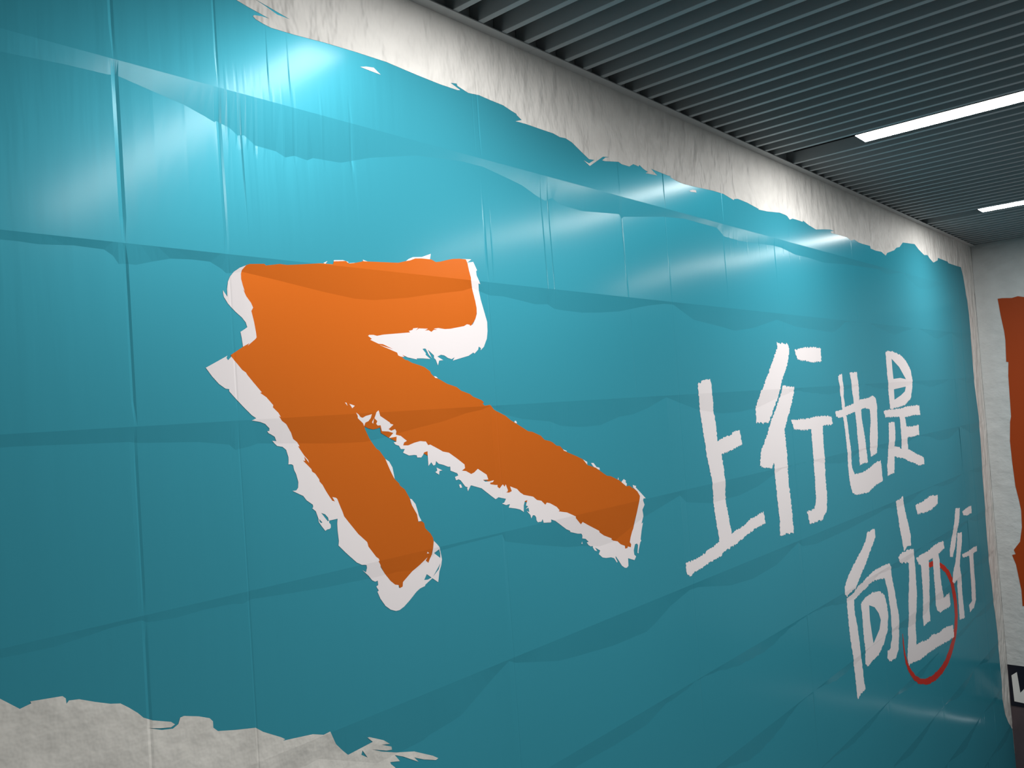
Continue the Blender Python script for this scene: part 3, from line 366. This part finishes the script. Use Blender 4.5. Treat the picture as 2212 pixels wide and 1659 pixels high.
def clip(a, b, x0, x1, y0, y1):
    t0, t1 = 0.0, 1.0; dx, dy = b[0] - a[0], b[1] - a[1]
    for p, q in ((-dx, a[0] - x0), (dx, x1 - a[0]), (-dy, a[1] - y0), (dy, y1 - a[1])):
        if abs(p) < 1e-12:
            if q < 0: return None
        else:
            t = q / p
            if p < 0: t0 = max(t0, t)
            else: t1 = min(t1, t)
            if t0 > t1: return None
    if t1 - t0 < 1e-9: return None
    return ((a[0] + dx * t0, a[1] + dy * t0), (a[0] + dx * t1, a[1] + dy * t1))

# ------------------------------------------------------------------ the setting: walls, floors, ceiling
wall_left = tag(bmobj('wall_left', box(-2.2, X_END + .1, 0.06, 0.20, 0.0, ZC + 1.75), M_BACK), 'film covered panel wall along the stairway', None, None, 'structure')
del wall_left['label']
wall_far = tag(bmobj('wall_far', box(X_END, X_END + .15, -4.75, 0.06, 0.0, ZC + 1.75), M_FARWALL), kind='structure')
wall_right = tag(bmobj('wall_right', box(-2.2, X_END, -4.75, -4.60, 0.0, ZC + 1.75), M_GREYWALL), kind='structure')
wall_back = tag(bmobj('wall_back', box(-2.35, -2.2, -4.75, 0.20, 0.0, ZC + 1.75), M_GREYWALL), kind='structure')
LAND = ZC - 1.62                                # upper landing
NSTEP = 16
floor = tag(bmobj('floor', box(-2.2, X_END, -4.60, 0.06, -0.12, 0.0), M_FLOOR), kind='structure')
landing = tag(bmobj('floor_landing', box(-2.2, 1.6, -4.60, 0.02, LAND - 0.2, LAND), M_FLOOR), kind='structure')
stairs = tag(empty('stairs', (1.6, -2.3, 0.0)), kind='structure')
for i in range(NSTEP - 1):
    zt = LAND - LAND * (i + 1) / NSTEP
    s = bmobj('step', box(1.6 + i * 0.30, 1.93 + i * 0.30, -4.60, 0.02, max(0.0, zt - 0.35), zt, 0.006), M_FLOOR, stairs); local(s, stairs)

# ------------------------------------------------------------------ wall panels + printed film, triangulated together
ART_MESH = {k[0]: ([], [], {}) for k in LAYERS}
def add_art(key, tri_pts):
    V, F, idx = ART_MESH[key]
    f = []
    for p in tri_pts:
        k = (round(p[0], 5), round(p[2], 5))
        if k not in idx: idx[k] = len(V); V.append(p)
        f.append(idx[k])
    if len(set(f)) == 3: F.append(f)

def build_panel(r, c):
    x0, x1 = SEAMS[c], SEAMS[c + 1]; z1, z0 = ROWS[r], ROWS[r + 1]
    cols = set([x0, x1]); n = max(2, int((x1 - x0) / 0.04))
    for i in range(1, n): cols.add(x0 + (x1 - x0) * i / n)
    if r > 0:
        for X, _ in FACET.get(r - 1, []):
            if x0 + .004 < X / 1000 < x1 - .004: cols.add(X / 1000)
    for wx, a, b, hw, dp in WRINKLES:
        if b > z0 and a < z1:
            for q in (wx - hw, wx, wx + hw):
                if x0 <= q <= x1: cols.add(q)
    cols = sorted(cols)
    cc = [cols[0]]
    for q in cols[1:]:
        if q - cc[-1] > 0.002: cc.append(q)
    cc[-1] = x1
    V = []; E = []
    def pt(x, z): V.append(Vector((x, z))); return len(V) - 1
    prev = None
    for x in cc:
        h = min(facet_h(r - 1, x), (z1 - z0) * 0.6) if r > 0 else 0.0
        colp = [pt(x, z1)]
        if h > 0.003: colp.append(pt(x, z1 - h))
        low = z1 - h if h > 0.003 else z1
        for t in (0.12, 0.35, 0.6, 0.85): colp.append(pt(x, low + (z0 - low) * t))
        colp.append(pt(x, z0))
        for a, b in zip(colp, colp[1:]): E.append((a, b))
        if prev:
            E.append((prev[0], colp[0])); E.append((prev[-1], colp[-1]))
            hp = len(prev) > 6; hc = len(colp) > 6
            if hp and hc: E.append((prev[1], colp[1]))
            elif hp: E.append((prev[1], colp[0]))
            elif hc: E.append((prev[0], colp[1]))
        prev = colp
    active = []
    for key, polys, hs, bb, hb in LAYERS:
        pl = [(q, b) for q, b in zip(polys, bb) if b[0] < x1 and b[1] > x0 and b[2] < z1 and b[3] > z0]
        if not pl: continue
        hh = [(q, b) for q, b in zip(hs, hb) if b[0] < x1 and b[1] > x0 and b[2] < z1 and b[3] > z0]
        active.append((key, pl, hh))
        for q, b in pl + hh:
            m = len(q)
            for i in range(m):
                s = clip(q[i], q[(i + 1) % m], x0, x1, z0, z1)
                if s: E.append((pt(*s[0]), pt(*s[1])))
    vo, eo, fo, *_ = delaunay_2d_cdt(V, E, [], 0, 1e-5)
    P = []
    for v in vo:
        x, z = min(max(v.x, x0), x1), min(max(v.y, z0), z1)
        P.append((x, depth(x, z, r), ZC + z))
    faces = []
    for f in fo:
        f = list(f)
        a, b, cpt = (vo[i] for i in f)
        area = (b.x - a.x) * (cpt.y - a.y) - (cpt.x - a.x) * (b.y - a.y)
        if abs(area) < 1e-10: continue
        if area < 0: f.reverse()
        faces.append(f)
        if active:
            key = classify((a.x + b.x + cpt.x) / 3, (a.y + b.y + cpt.y) / 3, active)
            if key: add_art(key, [(P[i][0], P[i][1] - 0.0007, P[i][2]) for i in f])
    obj('panel', P, faces, M_TEAL, wall_left)

for r in range(len(ROWS) - 1):
    for c in range(len(SEAMS) - 1):
        xm = SEAMS[c + 1]
        floor_z = LAND if xm <= 1.7 else max(0.0, LAND - (xm - 1.6) * (LAND / (NSTEP * 0.30)))
        if ZC + ROWS[r] < floor_z: continue
        build_panel(r, c)

# ------------------------------------------------------------------ printed graphics as things of their own
def art(key, name, material, parent=None):
    V, F, _ = ART_MESH[key]
    return obj(name, V, F, material, parent)

def art_pieces(key, name, material, parent):
    """one object for each separate piece of a layer"""
    V, F, _ = ART_MESH[key]
    root = list(range(len(V)))
    def find(i):
        while root[i] != i: root[i] = root[root[i]]; i = root[i]
        return i
    for f in F:
        for i in f[1:]: root[find(i)] = find(f[0])
    groups = {}
    for f in F: groups.setdefault(find(f[0]), []).append(f)
    for fs in groups.values():
        used = sorted({i for f in fs for i in f}); mp = {v: i for i, v in enumerate(used)}
        o = obj(name, [V[i] for i in used], [[mp[i] for i in f] for f in fs], material, parent); local(o, parent)

arrow = tag(empty('arrow_graphic', (1.6, 0, ZC)), 'huge orange brush-painted arrow with white outline pointing up left', 'wall graphic')
for key, nm, mm in (('orange_fill', 'arrow_fill', M_ORANGE), ('white_outline', 'white_outline', M_WHITE), ('under_outline', 'white_edge', M_WHITE)):
    art_pieces(key, nm, mm, arrow)
CHARS = {'up': 'largest white hand-brushed character, first of the upper line beside the arrow',
         'walk': 'second white brushed character of the upper line, with split slanting strokes',
         'also': 'third white brushed character of the upper line, shaped like an open basket',
         'is': 'last white brushed character of the upper line, topped by a rounded D shape',
         'toward': 'first white brushed character of the lower line, a hooked frame around a D',
         'far': 'white brushed character of the lower line encircled by the red ring',
         'walk2': 'smallest white brushed character, last of the lower line next to the corner'}
for k, lab in CHARS.items():
    tag(art(k, 'painted_character', M_WHITE), lab, 'character', 'white brushed characters on the teal wall')
tag(art('ring', 'brush_ring', M_RED), 'thin red brushed ring around a white character near the corner', 'brush mark')
tag(art('border', 'torn_paper_border', M_PAPER), 'crumpled grey-white border with torn edge below the ceiling and down the corner', 'wall border')
tag(art('patch', 'torn_paper_patch', M_PAPER_SOFT), 'crumpled grey-white torn patch at the bottom left of the teal wall', 'wall border')
tag(art('fleck1', 'paper_fleck', M_WHITE), 'small white sliver fleck on the teal above the arrow, just under the border', 'paper fleck')
tag(art('fleck2', 'paper_fleck', M_WHITE), 'tiny white fleck beside a lamp reflection under the upper border', 'paper fleck')

# ------------------------------------------------------------------ far wall film
def far_sheet(name, pts, material, off, parent=None, thick=0.002):
    """flat sheet on the far wall from (y, z relative to camera) outline"""
    V = [Vector((p[0], p[1])) for p in pts]; n = len(V)
    vo, eo, fo, *_ = delaunay_2d_cdt(V, [(i, (i + 1) % n) for i in range(n)], [], 1, 1e-6)
    P = [(X_END - off, v.x, ZC + v.y) for v in vo]; k = len(P)
    P += [(X_END - off + thick, v.x, ZC + v.y) for v in vo]
    F = []
    for f in fo:
        f = list(f)
        a, b, c = (vo[i] for i in f[:3])
        if (b.x - a.x) * (c.y - a.y) - (c.x - a.x) * (b.y - a.y) > 0: f.reverse()
        F.append(f); F.append([i + k for i in reversed(f)])
    for i, j in eo:
        pass
    return obj(name, P, F, material, parent)

paper = far_sheet('paper_film', [(-0.002, 1.4), (-4.58, 1.4), (-4.58, -2.745), (-0.002, -2.745)], M_PAPER_FLAT, 0.004)
tag(paper, 'crumpled white film covering the far end wall around the orange poster', 'wall film')
poster = far_sheet('orange_poster', [(-0.192, 0.764), (-0.23, .765), (-.31, .755), (-.36, .765), (-.41, .75), (-.92, .77), (-.94, -2.15), (-.6, -2.19), (-0.174, -2.169), (-.176, -2.02), (-.163, -1.90), (-.15, -1.78), (-0.124, -1.69), (-.155, -1.68), (-.142, -1.64), (-.20, -1.56), (-.226, -1.42), (-.232, -1.26), (-.221, -1.161), (-.202, -1.03), (-.193, -.8), (-.19, -.6), (-.205, -.42), (-0.217, -0.369), (-.222, -.1), (-.224, 0.02), (-.235, .15), (-.217, .155), (-0.226, 0.36), (-.222, .45), (-0.205, 0.6)], M_FARORANGE, 0.007)
tag(poster, 'dark orange poster with torn edge on the far end wall', 'poster')
band = far_sheet('black_sign_band', [(-0.006, -2.745), (-4.5, -2.745), (-4.5, -3.135), (-0.006, -3.135)], M_BLACK, 0.006)
tag(band, 'black lettered band at the foot of the far end wall film', 'sign')
far_sheet('letter', [(-.03, -2.845), (-.078, -2.806), (-.092, -3.0), (-.24, -2.82), (-.31, -2.82), (-.31, -3.09), (-.25, -3.09), (-.25, -2.93), (-.12, -3.095), (-.036, -3.09)], M_LETTER, 0.008, band)

def tube(x, y, z, axis, L, rad, seg=20):
    bm = bmesh.new()
    bmesh.ops.create_cone(bm, cap_ends=True, segments=seg, radius1=rad, radius2=rad, depth=L)
    R = {'x': Matrix.Rotation(math.pi / 2, 4, 'Y'), 'y': Matrix.Rotation(math.pi / 2, 4, 'X'), 'z': Matrix.Identity(4)}[axis]
    bm.transform(Matrix.Translation((x, y, z)) @ R)
    return bm
# thin light strip on the far wall, below the band; it shows in the wall as a pale line
strip = tag(empty('light_strip', (X_END - .02, -1.45, ZC - 3.33)), 'thin pale light strip low on the far end wall, mirrored in the teal film', 'light strip')
o = bmobj('profile', joined([box(X_END - .030, X_END - .0005, -2.58, -.32, ZC - 3.318, ZC - 3.308), box(X_END - .030, X_END - .0005, -2.58, -.32, ZC - 3.352, ZC - 3.342)]), M_STEEL, strip); local(o, strip)
o = bmobj('diffuser', box(X_END - .026, X_END - .004, -2.575, -.325, ZC - 3.341, ZC - 3.319), M_STRIP, strip); local(o, strip)

# ------------------------------------------------------------------ ceiling: slab, wall trim, baffles
ZB = ZC + 1.3062                                  # underside of the baffles
ceiling = tag(bmobj('ceiling', box(-2.2, X_END, -4.60, 0.06, ZB + .42, ZB + .50), M_PLENUM), kind='structure')
trim = tag(empty('trim_1', (0, 0, ZB)), kind='structure')
for a, b in ((-2.2, -.62), (-.62, 2.335), (2.335, 4.262), (4.262, 6.2), (6.2, X_END)):
    o = bmobj('trim_segment', joined([box(a + .0008, b - .0008, -.042, -.0005, ZB - .0042, ZB - .0006), box(a + .0008, b - .0008, -.004, -.0008, ZB - .0006, ZB + .10)]), M_TRIM, trim); local(o, trim)
PITCH = 0.1178
LAMPS = []
bme = None
def baffle(x):
    global bme
    if bme is None:
        o = bmobj('baffle', box(-.0128, .0128, -4.58, -.006, 0, .064, .0012), M_BAFFLE)
        bme = o.data
    else:
        o = link(bpy.data.objects.new('baffle', bme))
    o.parent = ceiling; o.location = (x, 0, ZB)
for s in (-3.565, -0.825, 1.915, 4.655, 7.395):
    LAMPS.append(s - 0.140)
    for i in range(22):
        x = s + i * PITCH + 0.011
        if -1.9 < x < X_END - 0.02: baffle(x)

# ------------------------------------------------------------------ linear lamps set into the slots between the baffles
def lamp(x, label):
    y0, y1 = -0.46, -2.95
    t = tag(empty('linear_lamp', (x, (y0 + y1) / 2, ZB)), label, 'ceiling lamp', 'long white lamps in the slat ceiling')
    def part(nm, bm, mm):
        o = bmobj(nm, bm, mm, t); local(o, t)
    part('housing', joined([box(x - .100, x + .100, y1 - .01, y0 + .01, ZB + .05, ZB + .11), box(x - .100, x - .092, y1 - .01, y0 + .01, ZB + .006, ZB + .05), box(x + .092, x + .100, y1 - .01, y0 + .01, ZB + .006, ZB + .05)]), M_HOUSING)
    o = bmobj('diffuser', box(x - .080, x + .080, y1, y0, ZB + .001, ZB + .045), M_HOUSING, t); local(o, t)
    o.data.materials.append(M_LAMP)
    for p in o.data.polygons:
        if p.normal.z < -0.9: p.material_index = 1        # light leaves through the lower face only
    part('conduit', tube(x - .07, (y0 - .02) / 2, ZB + .085, 'y', abs(y0) - .03, .012, 12), M_PIPE)
lamp(LAMPS[2], 'white linear ceiling lamp above the arrow, mirrored in the upper left of the wall')
lamp(LAMPS[3], 'larger, nearer white linear lamp in the dark slat ceiling')
lamp(LAMPS[4], 'smaller, farther white linear lamp in the dark slat ceiling by the end wall')
